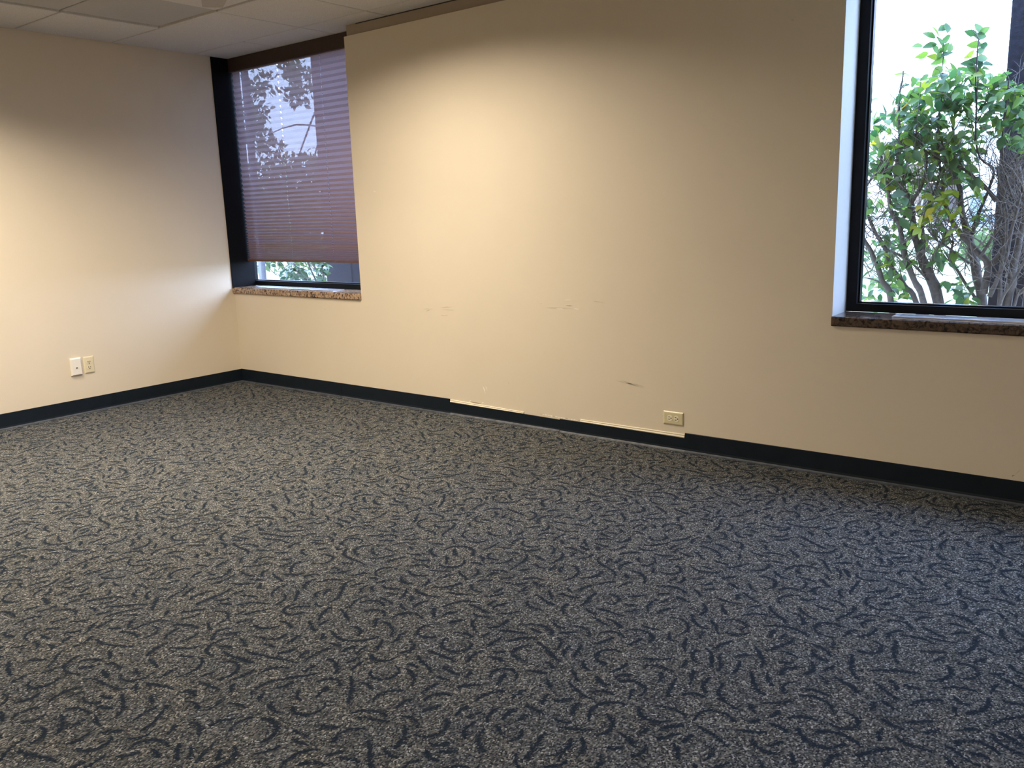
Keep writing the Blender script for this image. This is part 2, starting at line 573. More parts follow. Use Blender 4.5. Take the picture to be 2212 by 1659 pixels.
# ------------------------------------------------------------------ ceiling: lay-in tiles on a grid
b = MB()
b.box((-0.2, YF - 0.2, H + 0.09), (XR + 0.2, T + 0.05, H + 0.16), 1)
xs = [0.0] + [0.61 * k for k in range(1, 12)] + [XR]
ys = [FY + 0.1, -0.152] + [-0.152 - 0.607 * k for k in range(1, 11)] + [YF]
g = 0.005
for i in range(len(xs) - 1):
    for j in range(len(ys) - 1):
        x0, x1, y1, y0 = xs[i], xs[i + 1], ys[j], ys[j + 1]
        if x1 - x0 < 0.02 or y1 - y0 < 0.02:
            continue
        mi, dz = 0, random.uniform(-0.0008, 0.0008)
        gl = gr = gb = gf = g
        if j == 1 and i == 0:
            gr = 0.0            # this pair reads as one long tile
        if j == 1 and i == 1:
            gl = 0.0
        if i == 1 and j in (2, 3, 4):
            mi, dz = 2, 0.011   # grey panel sitting higher in the grid
        if i >= 2 and j == 2:
            dz = 0.006
            gb = 0.010
        if j <= 1:
            dz = 0
        zz = H + dz
        xa, xb, ya, yb = x0 + gl, x1 - gr, y0 + gf, y1 - gb
        if i == 0:
            xa = 0.005
        e = 0.003
        vs = [(xa, ya, zz + e), (xb, ya, zz + e), (xb, yb, zz + e), (xa, yb, zz + e),
              (xa + (e if gl else 0), ya + e, zz), (xb - (e if gr else 0), ya + e, zz), (xb - (e if gr else 0), yb - e, zz), (xa + (e if gl else 0), yb - e, zz),
              (xa, ya, H + 0.03), (xb, ya, H + 0.03), (xb, yb, H + 0.03), (xa, yb, H + 0.03)]
        b.raw(vs, [(4, 7, 6, 5), (0, 4, 5, 1), (1, 5, 6, 2), (2, 6, 7, 3), (3, 7, 4, 0),
                   (8, 0, 1, 9), (9, 1, 2, 10), (10, 2, 3, 11), (11, 3, 0, 8)], mi)
b.box((-0.01, YF, H + 0.02), (XR, T + 0.02, H + 0.03), 1)
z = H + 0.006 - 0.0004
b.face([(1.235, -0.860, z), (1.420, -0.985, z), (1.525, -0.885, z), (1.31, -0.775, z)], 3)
structure(b.build('ceiling', [M['tile'], M['tbar'], M['tile_grey'], M['tile_patch']]))

# ------------------------------------------------------------------ floor: carpet with swirling strokes
b = MB()
b.box((0, YF, -0.15), (XR, 0, 0))
CELL = 0.05
grid = {}


def near(x, y, d, own):
    cx, cy = int(x / CELL), int(y / CELL)
    for ix in range(cx - 1, cx + 2):
        for iy in range(cy - 1, cy + 2):
            for (qx, qy, sid) in grid.get((ix, iy), ()):
                if sid != own and (qx - x) ** 2 + (qy - y) ** 2 < d * d:
                    return True
    return False


random.seed(21)
sid = 0
FX0, FX1, FY0, FY1 = 0.02, 6.9, -4.1, -0.015
for _ in range(40000):
    x, y = random.uniform(FX0, FX1), random.uniform(FY0, FY1)
    if y < -0.85 * (x - 0) - 4.1 + 3.2 and x < 2.2 and y < -2.9:
        continue
    if near(x, y, 0.026, -1):
        continue
    sid += 1
    a = random.uniform(0, 2 * math.pi)
    length = random.choice((0.075, 0.09, 0.11, 0.13, 0.15, 0.19)) * random.uniform(0.8, 1.2)
    k0 = random.uniform(12, 27) * random.choice((-1, 1))
    k1 = k0 * random.choice((1.0, 1.0, 0.6, 1.3, -0.5, -1.0))
    if random.random() < 0.12:
        k0, k1 = random.uniform(-8, 8), random.uniform(-25, 25)
    st = 0.011
    turn = 0.0
    n = int(length / st)
    pts = []
    for i in range(n):
        pts.append((x, y, a))
        t = i / max(1, n - 1)
        da = (k0 * (1 - t) + k1 * t) * st
        a += da
        turn += da
        if abs(turn) > 4.4:
            break
        x += math.cos(a) * st
        y += math.sin(a) * st
        if not (FX0 < x < FX1 and FY0 < y < FY1) or near(x, y, 0.0205, sid):
            break
    if len(pts) < 5:
        continue
    for (px, py, _a) in pts:
        grid.setdefault((int(px / CELL), int(py / CELL)), []).append((px, py, sid))
    hw = random.uniform(0.0100, 0.0138)
    zz = 0.0003 + 0.0004 * random.random()
    n = len(pts)
    fat = random.uniform(0.25, 0.75)
    prof = []
    for i, (px, py, pa) in enumerate(pts):
        t = i / (n - 1)
        w = hw * (0.45 + 0.55 * max(0.0, 1 - abs((t - fat) / max(fat, 1 - fat)) ** 2.2))
        nx, ny = -math.sin(pa), math.cos(pa)
        prof.append(((px + nx * w, py + ny * w, zz), (px - nx * w, py - ny * w, zz), t))
    for i in range(n - 1):
        (l0, r0, t0), (l1, r1, t1) = prof[i], prof[i + 1]
        b.face([r0, r1, l1, l0], 1, [(t0, -1), (t1, -1), (t1, 1), (t0, 1)])
structure(b.build('floor', [M['carpet'], M['swirl']]))

# ------------------------------------------------------------------ baseboards (vinyl cove base)
HB = 0.1016


def cove(b, axis, s0, s1, h0, h1, toe=0, th=0.004, lift=0.0):
    """cove base along x on the back wall (axis 0) or along y on the left wall (axis 1)"""
    def pt(s, out, z):
        return (s, -out, z) if axis == 0 else (out, s, z)
    for (sa, sb, ha, hb) in [(s0, s1, h0, h1)]:
        def profile(h):
            return [(0.0005, h), (th * 0.6, h), (th, h - 0.002), (th, 0.020), (th + 0.002, 0.010 + lift), (th + 0.006, 0.004 + lift), (th + 0.013, 0.0015 + lift), (th + 0.013, 0.0004), (0.0005, 0.0004)]
        A, B = [pt(sa, *p) for p in profile(ha)], [pt(sb, *p) for p in profile(hb)]
        n = len(A)
        for i in range(n):
            j = (i + 1) % n
            mi = toe if i in (4, 5, 6) else 0
            f = [A[i], A[j], B[j], B[i]]
            if axis == 0:
                f.reverse()
            b.face(f, mi)
        b.face(A if axis == 0 else A[::-1], 0)
        b.face(B[::-1] if axis == 0 else B, 0)


b = MB()
XA, XB, XC = 2.217, 3.058, 3.844
cove(b, 0, 0.0, 1.18, HB, HB, 1)
cove(b, 0, 1.1815, XA, HB, HB, 1)
cove(b, 0, XA, XB, 0.081, 0.073, 2, lift=0.003)
cove(b, 0, XB + 0.0012, XC, 0.078, 0.074, 2)
cove(b, 0, XC, 5.62, HB, HB, 1)
cove(b, 0, 5.622, XR, HB, HB, 1)
structure(b.build('baseboard_back', [M['base'], M['toe'], M['toe_pale']]))
b = MB()
cove(b, 1, YF, -2.4, HB, HB, 1)
cove(b, 1, -2.4, -0.0005, HB, HB, 1)
structure(b.build('baseboard_left', [M['base'], M['toe']]))


def bead(name, x0, x1, z0a, z0b, h0, h1):
    """cream strip exposed above the slipped base: a flat with two beads"""
    b = MB()
    n = 12
    rows = []
    for i in range(n + 1):
        t = i / n
        x = x0 + (x1 - x0) * t
        z0 = z0a + (z0b - z0a) * t
        h = h0 + (h1 - h0) * t
        prof = [(0.0002, 0), (0.0055, 0.02), (0.008, 0.25), (0.0055, 0.50), (0.0022, 0.55), (0.0022, 0.60), (0.005, 0.68), (0.005, 0.86), (0.0022, 0.94), (0.0002, 1.0)]
        rows.append([(x, -d, z0 + h * q) for d, q in prof])
    for r0, r1 in zip(rows, rows[1:]):
        for k in range(len(r0) - 1):
            b.face([r0[k], r1[k], r1[k + 1], r0[k + 1]])
    b.face(rows[0])
    b.face(rows[-1][::-1])
    return structure(b.build(name, M['cream_trim']))


bead('trim_1', XA + 0.002, 2.80, 0.080, 0.0755, 0.019, 0.012)
bead('trim_2', 3.20, XC - 0.002, 0.0775, 0.0735, 0.016, 0.021)

# ------------------------------------------------------------------ windows
def window(name, x0, x1, lw, rw, granite, has_jamb, gx0, gx1):
    root = sroot(name, ((x0 + x1) / 2, 0.1, ZS))
    zb, zt = ZS + 0.001, H
    b = MB()
    d0, d1 = FY, FY + 0.06
    b.box((x0 - (0.09 if has_jamb else 0), d0, zb), (x0 + lw, d1, zt))
    b.box((x1 - rw, d0, zb), (x1, d1, zt))
    b.box((x0 + lw, d0, zb), (x1 - rw, d1, zb + 0.037))
    b.box((x0 + lw, d0, zt - 0.075), (x1 - rw, d1, zt))
    # glazing stops a step behind
    s = 0.007
    b.box((x0 + lw, d0 + 0.026, zb + 0.037), (x0 + lw + s, d1, zt - 0.075))
    b.box((x1 - rw - s, d0 + 0.026, zb + 0.037), (x1 - rw, d1, zt - 0.075))
    b.box((x0 + lw + s, d0 + 0.026, zb + 0.037), (x1 - rw - s, d1, zb + 0.037 + s))
    b.build('window_frame', M['black_metal'], root)
    b = MB()
    b.box((x0 + lw, d0 + 0.040, zb + 0.037), (x1 - rw, d0 + 0.046, zt - 0.075))
    b.build('pane', M['glass'], root)
    # granite sill with a rounded nose
    b = MB()
    prof = [(FY, ZS), (-0.010, ZS), (-0.014, ZS - 0.003), (-0.015, ZS - 0.008), (-0.015, ZS - 0.038), (-0.012, ZS - 0.043), (FY, ZS - 0.043)]
    A = [(x0 + 0.001, y, z) for y, z in prof]
    B = [(x1 - 0.001, y, z) for y, z in prof]
    for i in range(len(prof)):
        j = (i + 1) % len(prof)
        b.face([A[i], A[j], B[j], B[i]])
    b.face(A[::-1])
    b.face(B)
    sill = b.build('window_sill', granite, root)
    # air grille let into the sill
    b = MB()
    ya, yb, z0, z1 = 0.055, 0.160, ZS, ZS + 0.005
    b.box((gx0, ya, z0), (gx1, ya + 0.012, z1))
    b.box((gx0, yb - 0.012, z0), (gx1, yb, z1))
    b.box((gx0, ya + 0.012, z0), (gx0 + 0.02, yb - 0.012, z1))
    b.box((gx1 - 0.02, ya + 0.012, z0), (gx1, yb - 0.012, z1))
    nsl = 5
    for i in range(nsl):
        yy = ya + 0.012 + (yb - ya - 0.024) * (i + 0.5) / nsl
        b.box((gx0 + 0.02, yy - 0.0045, z0), (gx1 - 0.02, yy + 0.0045, z1 - 0.001))
    gm = b.build('air_grille', M['aluminium'], root)
    gm['label'] = 'slotted metal air grille'
    b = MB()
    b.face([(gx0 + 0.01, ya - 0.007, ZS + 0.0006), (gx1 - 0.01, ya - 0.007, ZS + 0.0006), (gx1 - 0.01, yb - 0.006, ZS + 0.0006), (gx0 + 0.01, yb - 0.006, ZS + 0.0006)])
    b.build('grille_slot', M['slot'], gm)
    if has_jamb:
        b = MB()
        b.box((0.0, 0.004, ZS + 0.001), (0.006, FY, H - 0.001))
        b.box((0.0, -0.014, ZS - 0.004), (0.009, 0.004, H - 0.001))
        j = b.build('jamb_panel', M['jamb_black'], root)
        j['label'] = 'black jamb panel'
    return root


window('window_1', 0.0, W1, -0.050, 0.03, M['granite'], True, 0.16, 1.10)
window('window_2', W2, W2R, 0.046, 0.046, M['granite_dark'], False, 4.80, 5.95)

# ------------------------------------------------------------------ pleated blind in the left window
bx0, bx1 = 0.013, W1 - 0.012
by = 0.155
blind = thing('pleated_blind', 'brown sheer pleated blind lowered almost to the sill of the left window', 'window blind', ((bx0 + bx1) / 2, by, 0.94))
b = MB()
b.box((bx0 - 0.008, by - 0.026, 2.346), (bx1, by + 0.026, H - 0.002))
b.box((bx0 - 0.008, by - 0.029, 2.346), (bx1, by - 0.026, 2.353))
b.build('headrail', M['headrail'], blind)
zs_ = [2.348]
zz = 2.348
ZB = 0.952
while zz > ZB:
    t = (2.348 - zz) / (2.348 - ZB)
    p = 0.041 if t < 0.5 else 0.041 - (t - 0.5) * 2 * 0.028
    zz -= p / 2
    zs_.append(zz)
b = MB()
rows = []
HALF = 0.0225
nx = 10
for k, z in enumerate(zs_):
    hp = (zs_[k - 1] - z) if k else 0.02
    amp = math.sqrt(max(1e-6, HALF ** 2 - hp ** 2)) / 2
    yy = by + (amp if k % 2 else -amp)
    rows.append((yy, z))
for k in range(len(rows) - 1):
    (ya, za), (yb, zb) = rows[k], rows[k + 1]
    for i in range(nx):
        xa = bx0 + (bx1 - bx0) * i / nx
        xb = bx0 + (bx1 - bx0) * (i + 1) / nx
        sag = lambda x: 0.0
        b.face([(xa, ya, za), (xb, ya, za), (xb, yb, zb), (xa, yb, zb)], 0,
               [(xa, k / 2), (xb, k / 2), (xb, (k + 1) / 2), (xa, (k + 1) / 2)])
b.build('pleated_fabric', M['fabric'], blind)
b = MB()
zb = rows[-1][1]
b.box((bx0 - 0.004, by - 0.013, zb - 0.013), (bx1, by + 0.013, zb + 0.001))
b.box((bx0 - 0.002, by - 0.015, zb - 0.009), (bx1, by - 0.013, zb - 0.003))
b.build('bottom_rail', M['bottom_rail'], blind)
for hx in HOLES:
    b = MB()
    b.tube([(hx, by, 2.35), (hx, by, zb)], [0.0005, 0.0005], 6)
    b.build('lift_cord', M['cord'], blind)

# ------------------------------------------------------------------ outlets
def receptacle(b, c, ux, uy, n, face, slot):
    """one three-hole receptacle: a round face with flats and its slots"""
    c, ux, uy, n = Vector(c), Vector(ux), Vector(uy), Vector(n)
    b.disc(c, ux, uy, n, 0.0165, 0.0016, 0.80, 24, face)
    top = c + n * 0.00195

    def q(x, y, w, h):
        p = top + ux * x + uy * y
        b.face([p - ux * w / 2 - uy * h / 2, p + ux * w / 2 - uy * h / 2, p + ux * w / 2 + uy * h / 2, p - ux * w / 2 + uy * h / 2], slot)
    q(-0.0064, 0.0035, 0.0036, 0.0105)
    q(0.0064, 0.0035, 0.0036, 0.0092)
    vs = []
    p = top + uy * -0.0075
    for i in range(10):
        a = 2 * math.pi * i / 10
        vs.append(p + ux * math.cos(a) * 0.0036 + uy * math.sin(a) * 0.0036)
    b.face(vs, slot)


def outlet(label, origin, ux, uy, n, plate_mat, face_mat):
    """plate 70 x 114 mm; ux along the short side, uy along the long side"""
    o, ux, uy, n = Vector(origin), Vector(ux), Vector(uy), Vector(n)
    t = thing('wall_outlet', label, 'electrical outlet', o)
    b = MB()
    b.bevel_plate(o + n * 0.0004, ux, uy, n, 0.070, 0.114, 0.0065, 0.008)
    b.build('faceplate', plate_mat, t)
    c = o + ux * 0.035 + uy * 0.057 + n * 0.0065
    for s in (-1, 1):
        b = MB()
        receptacle(b, c + uy * 0.0185 * s, ux, uy, n, 0, 1)
        b.build('receptacle', [face_mat, M['slot']], t)
    b = MB()
    b.disc(c, ux, uy, n, 0.0032, 0.0010, 1.0, 12)
    b.face([c + n * 0.0013 + ux * -0.0026 + uy * -0.0004, c + n * 0.0013 + ux * 0.0026 + uy * -0.0004, c + n * 0.0013 + ux * 0.0026 + uy * 0.0004, c + n * 0.0013 + ux * -0.0026 + uy * 0.0004], 1)
    b.build('screw', [face_mat, M['slot']], t)
    return t


# sideways on the back wall: the plate's long side lies along x, ground holes to the right
outlet('ivory duplex outlet mounted sideways low on the long back wall above the baseboard', (3.7207 + 0.114, 0, 0.136), (0, 0, 1), (-1, 0, 0), (0, -1, 0), M['ivory'], M['ivory_face'])
Y1 = at(150.5, 790, 0.0, 0).y
Z1 = at(155.0, 812.5, 0.0, 0).z
Y2 = at(180.5, 788, 0.0, 0).y
Z2 = at(185, 807, 0.0, 0).z
outlet('almond upright duplex outlet on the left wall beside a white jack plate', (0, Y2, Z2), (0, 1, 0), (0, 0, 1), (1, 0, 0), M['almond'], M['almond'])
jack = thing('jack_plate', 'white wall plate with one small dark jack hole left of the almond outlet', 'wall plate', (0, Y1, Z1))
b = MB()
b.bevel_plate((0.0004, Y1, Z1), (0, 1, 0), (0, 0, 1), (1, 0, 0), 0.074, 0.118, 0.016, 0.007)
b.build('faceplate', M['white_plastic'], jack)
b = MB()
jc = Vector((0.0164, Y1 + 0.037, Z1 + 0.052))
b.box(jc + Vector((-0.002, -0.009, -0.008)), jc + Vector((0.0012, 0.009, 0.010)))
b.box(jc + Vector((0.0010, -0.0055, -0.0045)), jc + Vector((0.0016, 0.0055, 0.0035)), 1)
b.build('jack', [M['white_plastic'], M['slot']], jack)

# ------------------------------------------------------------------ outside
GZ = -0.28
b = MB()
b.box((-60, T + 0.001, GZ - 0.3), (60, 90, GZ))
g_ = structure(b.build('ground', M['lawn']))


def pillar(label, x0, x1, y0, y1, mat, name='stone_pillar', group=None):
    t = thing(name, label, 'pillar', ((x0 + x1) / 2, (y0 + y1) / 2, GZ), group)
    b = MB()
    b.box((x0, y0, GZ), (x1, y1, 4.2))
    nb = 0.012
    o = b.build('shaft', mat, t)
    md = o.modifiers.new('bevel', 'BEVEL')
    md.width = nb
    md.segments = 2
    b = MB()
    b.box((x0 - 0.03, y0 - 0.03, GZ), (x1 + 0.03, y1 + 0.03, GZ + 0.12))
    b.build('plinth', mat, t)
    return t


PY = 1.3
pl = at(671, 123, PY).x
plb = at(703, 600, PY).x
xm = (pl + plb) / 2
pillar('dark stone pillar standing close outside the left window', xm, xm + 0.36, PY, PY + 0.35, M['pillar'])
xr = at(2160, 320, PY).x
pillar('dark stone pillar behind the shrub outside the right window', xr, xr + 0.42, PY, PY + 0.35, M['pillar'])
xe0 = at(558, 590, PY).x
xe = at(576, 590, PY + 0.06).x
pillar('slim grey post at the far left outside the left window', xe0, xe, PY, PY + 0.06, M['pillar_grey'])


def leaf(b, pos, direction, up, L_, w, mi=0, curl=0.2):
    d = Vector(direction).normalized()
    u = Vector(up)
    s = d.cross(u)
    if s.length < 1e-4:
        s = d.orthogonal()
    s.normalize()
    nrm = s.cross(d).normalized()
    p = Vector(pos)
    st = [(0.0, 0.02), (0.18, 0.62), (0.42, 1.0), (0.70, 0.72), (0.88, 0.32)]
    vs = []
    for t, ww in st:
        c = p + d * (L_ * t) - nrm * (curl * L_ * t * t)
        vs.append(c + s * (w * 0.5 * ww) + nrm * (w * 0.16 * ww))
        vs.append(c)
        vs.append(c - s * (w * 0.5 * ww) + nrm * (w * 0.16 * ww))
    vs.append(p + d * L_ - nrm * curl * L_)
    fs = []
    for i in range(len(st) - 1):
        a, c = i * 3, i * 3 + 3
        fs += [(a, a + 1, c + 1, c), (a + 1, a + 2, c + 2, c + 1)]
    k = (len(st) - 1) * 3
    fs += [(k, k + 1, len(vs) - 1), (k + 1, k + 2, len(vs) - 1)]
    b.raw(vs, fs, mi, smooth=True)


def rvec():
    while True:
        v = Vector((random.uniform(-1, 1), random.uniform(-1, 1), random.uniform(-1, 1)))
        if 0.05 < v.length < 1:
            return v.normalized()


def zp(zx, zy, y):
    """place from a spot in the close-up of the right window"""
    return at(1780 + zx / 4.366, 360 + zy / 4.366, y)


def smooth_pts(pts, n=4):
    out = []
    P = [Vector(p) for p in pts]
    for i in range(len(P) - 1):
        p0, p1, p2, p3 = P[max(i - 1, 0)], P[i], P[i + 1], P[min(i + 2, len(P) - 1)]
        for k in range(n):
            t = k / n
            out.append(0.5 * ((2 * p1) + (p2 - p0) * t + (2 * p0 - 5 * p1 + 4 * p2 - p3) * t * t + (3 * p1 - p0 - 3 * p2 + p3) * t ** 3))
    out.append(P[-1])
    return out


def grow(path, w0, w1, dy0, dy1, root_at=None):
    """stem through close-up spots; widths in photo pixels"""
    n = len(path)
    pts = []
    for i, (x, y) in enumerate(path):
        yy = dy0 + (dy1 - dy0) * i / (n - 1)
        pts.append(zp(x, y, yy))
    if root_at is not None:
        d = (pts[0] - pts[1])
        d.normalize()
        foot = Vector((pts[0].x + d.x * 0.25, pts[0].y, GZ - 0.03))
        pts.insert(0, (pts[0] + foot) / 2 + Vector((d.x * 0.06, 0, 0)))
        pts.insert(0, foot)
    sm = smooth_pts(pts)
    wob = []
    for i, p in enumerate(sm):
        q = noise.noise_vector(p * 9) * 0.008
        wob.append(p + Vector((q.x, q.y * 2, q.z * 0.4)))
    rad = []
    for i in range(len(wob)):
        t = i / (len(wob) - 1)
        rad.append(0.50 * (w0 + (w1 - w0) * t) / 372.0 * (1 + 0.22 * noise.noise(wob[i] * 22)))
    return wob, rad


def twigs(b, path, n, length, r, up=0.6, lean=None, side=1.0, out=None):
    """thin side shoots along a stem; returns tips"""
    tips = []
    for _ in range(n):
        i = random.randrange(len(path) // 3, len(path))
        p = path[i].copy()
        d = rvec()
        d = Vector((d.x * side, d.y * 0.45, abs(d.z) * 0.7 + up)) + (Vector(lean) if lean else Vector((0, 0, 0)))
        d.normalize()
        L_ = length * random.uniform(0.4, 1.3)
        seg = 5
        pts = [p]
        for k in range(seg):
            d = (d + rvec() * 0.28).normalized()
            p = p + d * L_ / seg
            pts.append(p)
        b.tube(pts, [r * (1 - 0.75 * k / seg) for k in range(seg + 1)], 4)
        tips.append(pts)
    return tips


def scatter_leaves(b, region, count, ydepth, size, mi=0, droop=0.3):
    """leaves inside photo-region boxes (x0, y0, x1, y1, weight)"""
    tot = sum(r[4] for r in region)
    for _ in range(count):
        q = random.uniform(0, tot)
        for r in region:
            q -= r[4]
            if q <= 0:
                break
        px, py = random.uniform(r[0], r[2]), random.uniform(r[1], r[3])
        p = at(px, py, random.uniform(*ydepth))
        d = rvec()
        d = Vector((d.x, d.y * 0.8, d.z * 0.6 - droop))
        L_ = random.uniform(*size)
        leaf(b, p, d, rvec() * 0.6 + Vector((0, -0.2, 0.8)), L_, L_ * random.uniform(0.48, 0.64), mi, random.uniform(0.0, 0.35))


# --- the tall shrub left and middle of the right window
random.seed(11)
SY0, SY1 = 0.72, 0.92
shrub = thing('leafy_shrub', 'tall green leafy shrub with bare grey stems filling the right window', 'shrub', zp(1100, 1300, 0.8) * 1.0)
shrub.location.z = GZ
paths = [
    ([(640, 1290), (545, 1080), (495, 900), (400, 720), (330, 590), (300, 420)], 13, 6, .80, .70),
    ([(870, 1300), (760, 1130), (640, 950), (570, 750), (500, 640), (420, 480), (390, 300)], 13, 5, .85, .80),
    ([(940, 1300), (855, 1080), (765, 850), (712, 570), (640, 450), (600, 200), (560, 60), (520, -150)], 14, 5, .75, .78),
    ([(1080, 1300), (1000, 1050), (930, 880), (862, 680), (850, 520), (800, 300), (690, 100), (720, -160), (700, -500), (740, -900)], 24, 3, .82, .85),
    ([(930, 860), (935, 720), (930, 600), (960, 480), (1010, 300), (1090, 100), (1080, -300), (1120, -800)], 9, 2.5, .84, .80),
    ([(1490, 1300), (1440, 1000), (1400, 800), (1335, 550), (1290, 400), (1280, 200), (1200, 0), (1220, -300), (1180, -700)], 22, 3, .86, .88),
    ([(1505, 1200), (1545, 920), (1450, 800), (1310, 660), (1200, 500), (1150, 350), (1120, 150), (1140, -100), (1060, -450)], 13, 3, .80, .78),
    ([(1400, 640), (1430, 500), (1470, 390), (1560, 180), (1600, 20), (1440, -150), (1440, -700), (1450, -1200)], 7, 2, .78, .74),
    ([(1620, 320), (1540, 220), (1430, 110), (1330, 30), (1100, -60), (930, -170), (850, -330)], 8, 2.5, .76, .74),
    ([(1370, 905), (1200, 780), (1080, 710), (990, 600)], 5, 2.5, .82, .74),
    ([(1010, 1000), (1040, 830), (1120, 680), (1190, 590)], 5, 2, .82, .76),
    ([(1420, 1240), (1270, 1000), (1200, 860), (1215, 720), (1200, 560)], 6, 2, .84, .80),
    ([(330, 300), (450, 120), (560, 60), (620, -40), (700, -60)], 5, 2, .74, .78),
    ([(720, 540), (790, 420), (850, 300), (930, 150), (960, -100), (900, -200)], 8, 3, .78, .80),
    ([(560, 760), (740, 850), (850, 930), (980, 1080)], 4, 3, .80, .80),
]
allp = []
for k, (pp, w0, w1, a0, a1) in enumerate(paths):
    wp, rd = grow(pp, w0, w1, a0, a1, True if pp[0][1] >= 1290 else None)
    b = MB()
    b.tube(wp, rd, 8)
    twigs(b, wp, 5, 0.16, 0.0032, 0.4)
    b.build('stem', M['bark'] if k not in (7, 8) else M['bark_dark'], shrub)
    allp.append(wp)
b = MB()
for wp in allp:
    for tp in twigs(b, wp, 16, 0.20, 0.0024, 0.35):
        twigs(b, tp, 2, 0.09, 0.0014, 0.3)
# slim shoots that carry the topmost leaves
for pts in ([(2052, 250), (2034, 190), (2038, 120), (2036, 60)], [(2108, 280), (2112, 180), (2116, 110), (2113, 62)], [(1938, 260), (1944, 205), (1952, 180)], [(1975, 330), (1985, 230), (1990, 160)], [(2160, 330), (2172, 250), (2196, 165)]):
    wp = smooth_pts([at(x, y, .78) for x, y in pts], 3)
    b.tube(wp, [0.0035 * (1 - 0.7 * i / len(wp)) for i in range(len(wp))], 5)
for _ in range(230):
    p = at(random.uniform(1865, 2120), random.uniform(300, 600), random.uniform(0.68, 0.95))
    pts = [p]
    d = Vector((random.uniform(-1, 1), random.uniform(-.4, .4), random.uniform(0.2, 1.2))).normalized()
    for k in range(5):
        d = (d + rvec() * 0.25).normalized()
        p = p + d * random.uniform(0.025, 0.055)
        pts.append(p)
    b.tube(pts, [0.0026 * (1 - 0.12 * k) for k in range(6)], 4)
b.build('twig', M['twig'], shrub)
b = MB()
R_ = [(1872, 225, 1905, 300, 1.2), (1870, 300, 1930, 380, 2.0), (1905, 250, 1960, 330, 2.0), (1930, 190, 1975, 260, 1.6), (1955, 160, 2035, 250, 5.0), (2020, 140, 2075, 250, 3.6),
      (2060, 150, 2110, 240, 3.0), (1960, 250, 2110, 330, 8.0), (2100, 160, 2170, 200, 1.4), (2110, 200, 2165, 300, 2.0), (1900, 330, 2010, 400, 4.0),
      (2010, 330, 2110, 400, 3.6), (1865, 370, 1960, 470, 2.6), (1900, 440, 1990, 540, 1.3), (2080, 400, 2120, 480, 0.8), (1990, 300, 2090, 360, 2.5)]
scatter_leaves(b, R_, 900, (0.66, 1.05), (0.048, 0.082))
R2 = [(1855, 540, 1930, 655, 2.0), (1900, 560, 1960, 640, 1.0), (1890, 600, 1960, 655, 0.8), (2055, 615, 2110, 660, 2.0), (2000, 540, 2060, 570, 0.6), (1990, 480, 2060, 560, 0.8), (2035, 500, 2090, 545, 0.5), (2040, 600, 2075, 625, 0.6)]
R2 += [(1860, 420, 1960, 560, 2.0), (1960, 400, 2050, 500, 2.0), (1900, 500, 2000, 600, 1.0)]
scatter_leaves(b, R2, 300, (0.74, 1.05), (0.045, 0.08))
# the two leafy shoots at the top
for px, py, a in [(2035, 62, .3), (2046, 60, 1.2), (2022, 68, 2.4), (2012, 78, 2.8), (2048, 82, .5), (2030, 86, 2.2), (2010, 98, 3.0), (1985, 99, 3.0), (2020, 105, 2.2), (2040, 104, .8), (2054, 100, .9), (1996, 118, 3.3), (2012, 122, 2.9), (2030, 112, 1.4), (2042, 118, .2), (2026, 132, 3.9),
                  (2114, 62, 1.5), (2126, 66, .7), (2102, 72, 2.8), (2122, 78, .2), (2100, 97, 3.1), (2124, 98, 0), (2122, 108, .1), (2092, 120, 3.6), (2106, 130, 2.8), (2126, 125, .4), (2118, 135, 1.5), (2140, 138, .2), (2090, 137, 3.1), (2130, 148, .1), (2105, 150, 2.5)]:
    d = RT * math.cos(a) + UP * math.sin(a) + rvec() * 0.35
    L_ = random.uniform(0.058, 0.078)
    leaf(b, at(px, py, 0.78) - d * L_ * 0.5, d, -FW + rvec() * 0.7, L_, L_ * 0.55, 0, 0.15)
b.build('foliage', M['leaf'], shrub)
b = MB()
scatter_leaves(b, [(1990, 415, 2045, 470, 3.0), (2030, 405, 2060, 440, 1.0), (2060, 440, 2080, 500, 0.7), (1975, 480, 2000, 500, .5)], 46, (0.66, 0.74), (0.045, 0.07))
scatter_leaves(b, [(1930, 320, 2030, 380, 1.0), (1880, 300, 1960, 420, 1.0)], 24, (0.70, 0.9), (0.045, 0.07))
lm = b.build('foliage', M['leaf_lit'], shrub)
lm['label'] = 'leaves coloured lime green as if lit'

# --- the dry shrub in front of the dark pillar
random.seed(5)
dry = thing('twiggy_shrub', 'dry twiggy shrub with tangled bare branches before the dark pillar', 'shrub', zp(1720, 1300, 0.85))
dry.location.z = GZ
paths = [
    ([(1720, 1300), (1765, 1100), (1785, 900), (1830, 700), (1880, 430), (1860, 150), (1800, -100)], 22, 6, .84, .80),
    ([(1650, 1310), (1662, 1080), (1680, 850), (1720, 600), (1700, 350), (1660, 150), (1640, 0)], 9, 4, .80, .76),
    ([(1560, 1230), (1680, 960), (1745, 700), (1790, 480), (1860, 250)], 8, 4, .78, .74),
    ([(1640, 1350), (1760, 1120), (1900, 880), (2000, 600)], 6, 4, .76, .74),
    ([(1790, 1320), (1870, 1180), (1980, 1000), (2080, 800)], 7, 4, .82, .84),
    ([(1545, 930), (1620, 870), (1690, 720), (1640, 560), (1700, 420), (1690, 200)], 9, 4, .80, .78),
    ([(1900, 1320), (1930, 1000), (1900, 700), (1960, 400), (1930, 100)], 14, 6, .86, .84),
    ([(1480, 850), (1560, 730), (1640, 600)], 6, 5, .78, .76),
    ([(1780, 300), (1700, 0), (1690, -250), (1720, -600), (1745, -830)], 5, 2, .78, .76),
]
allp = []
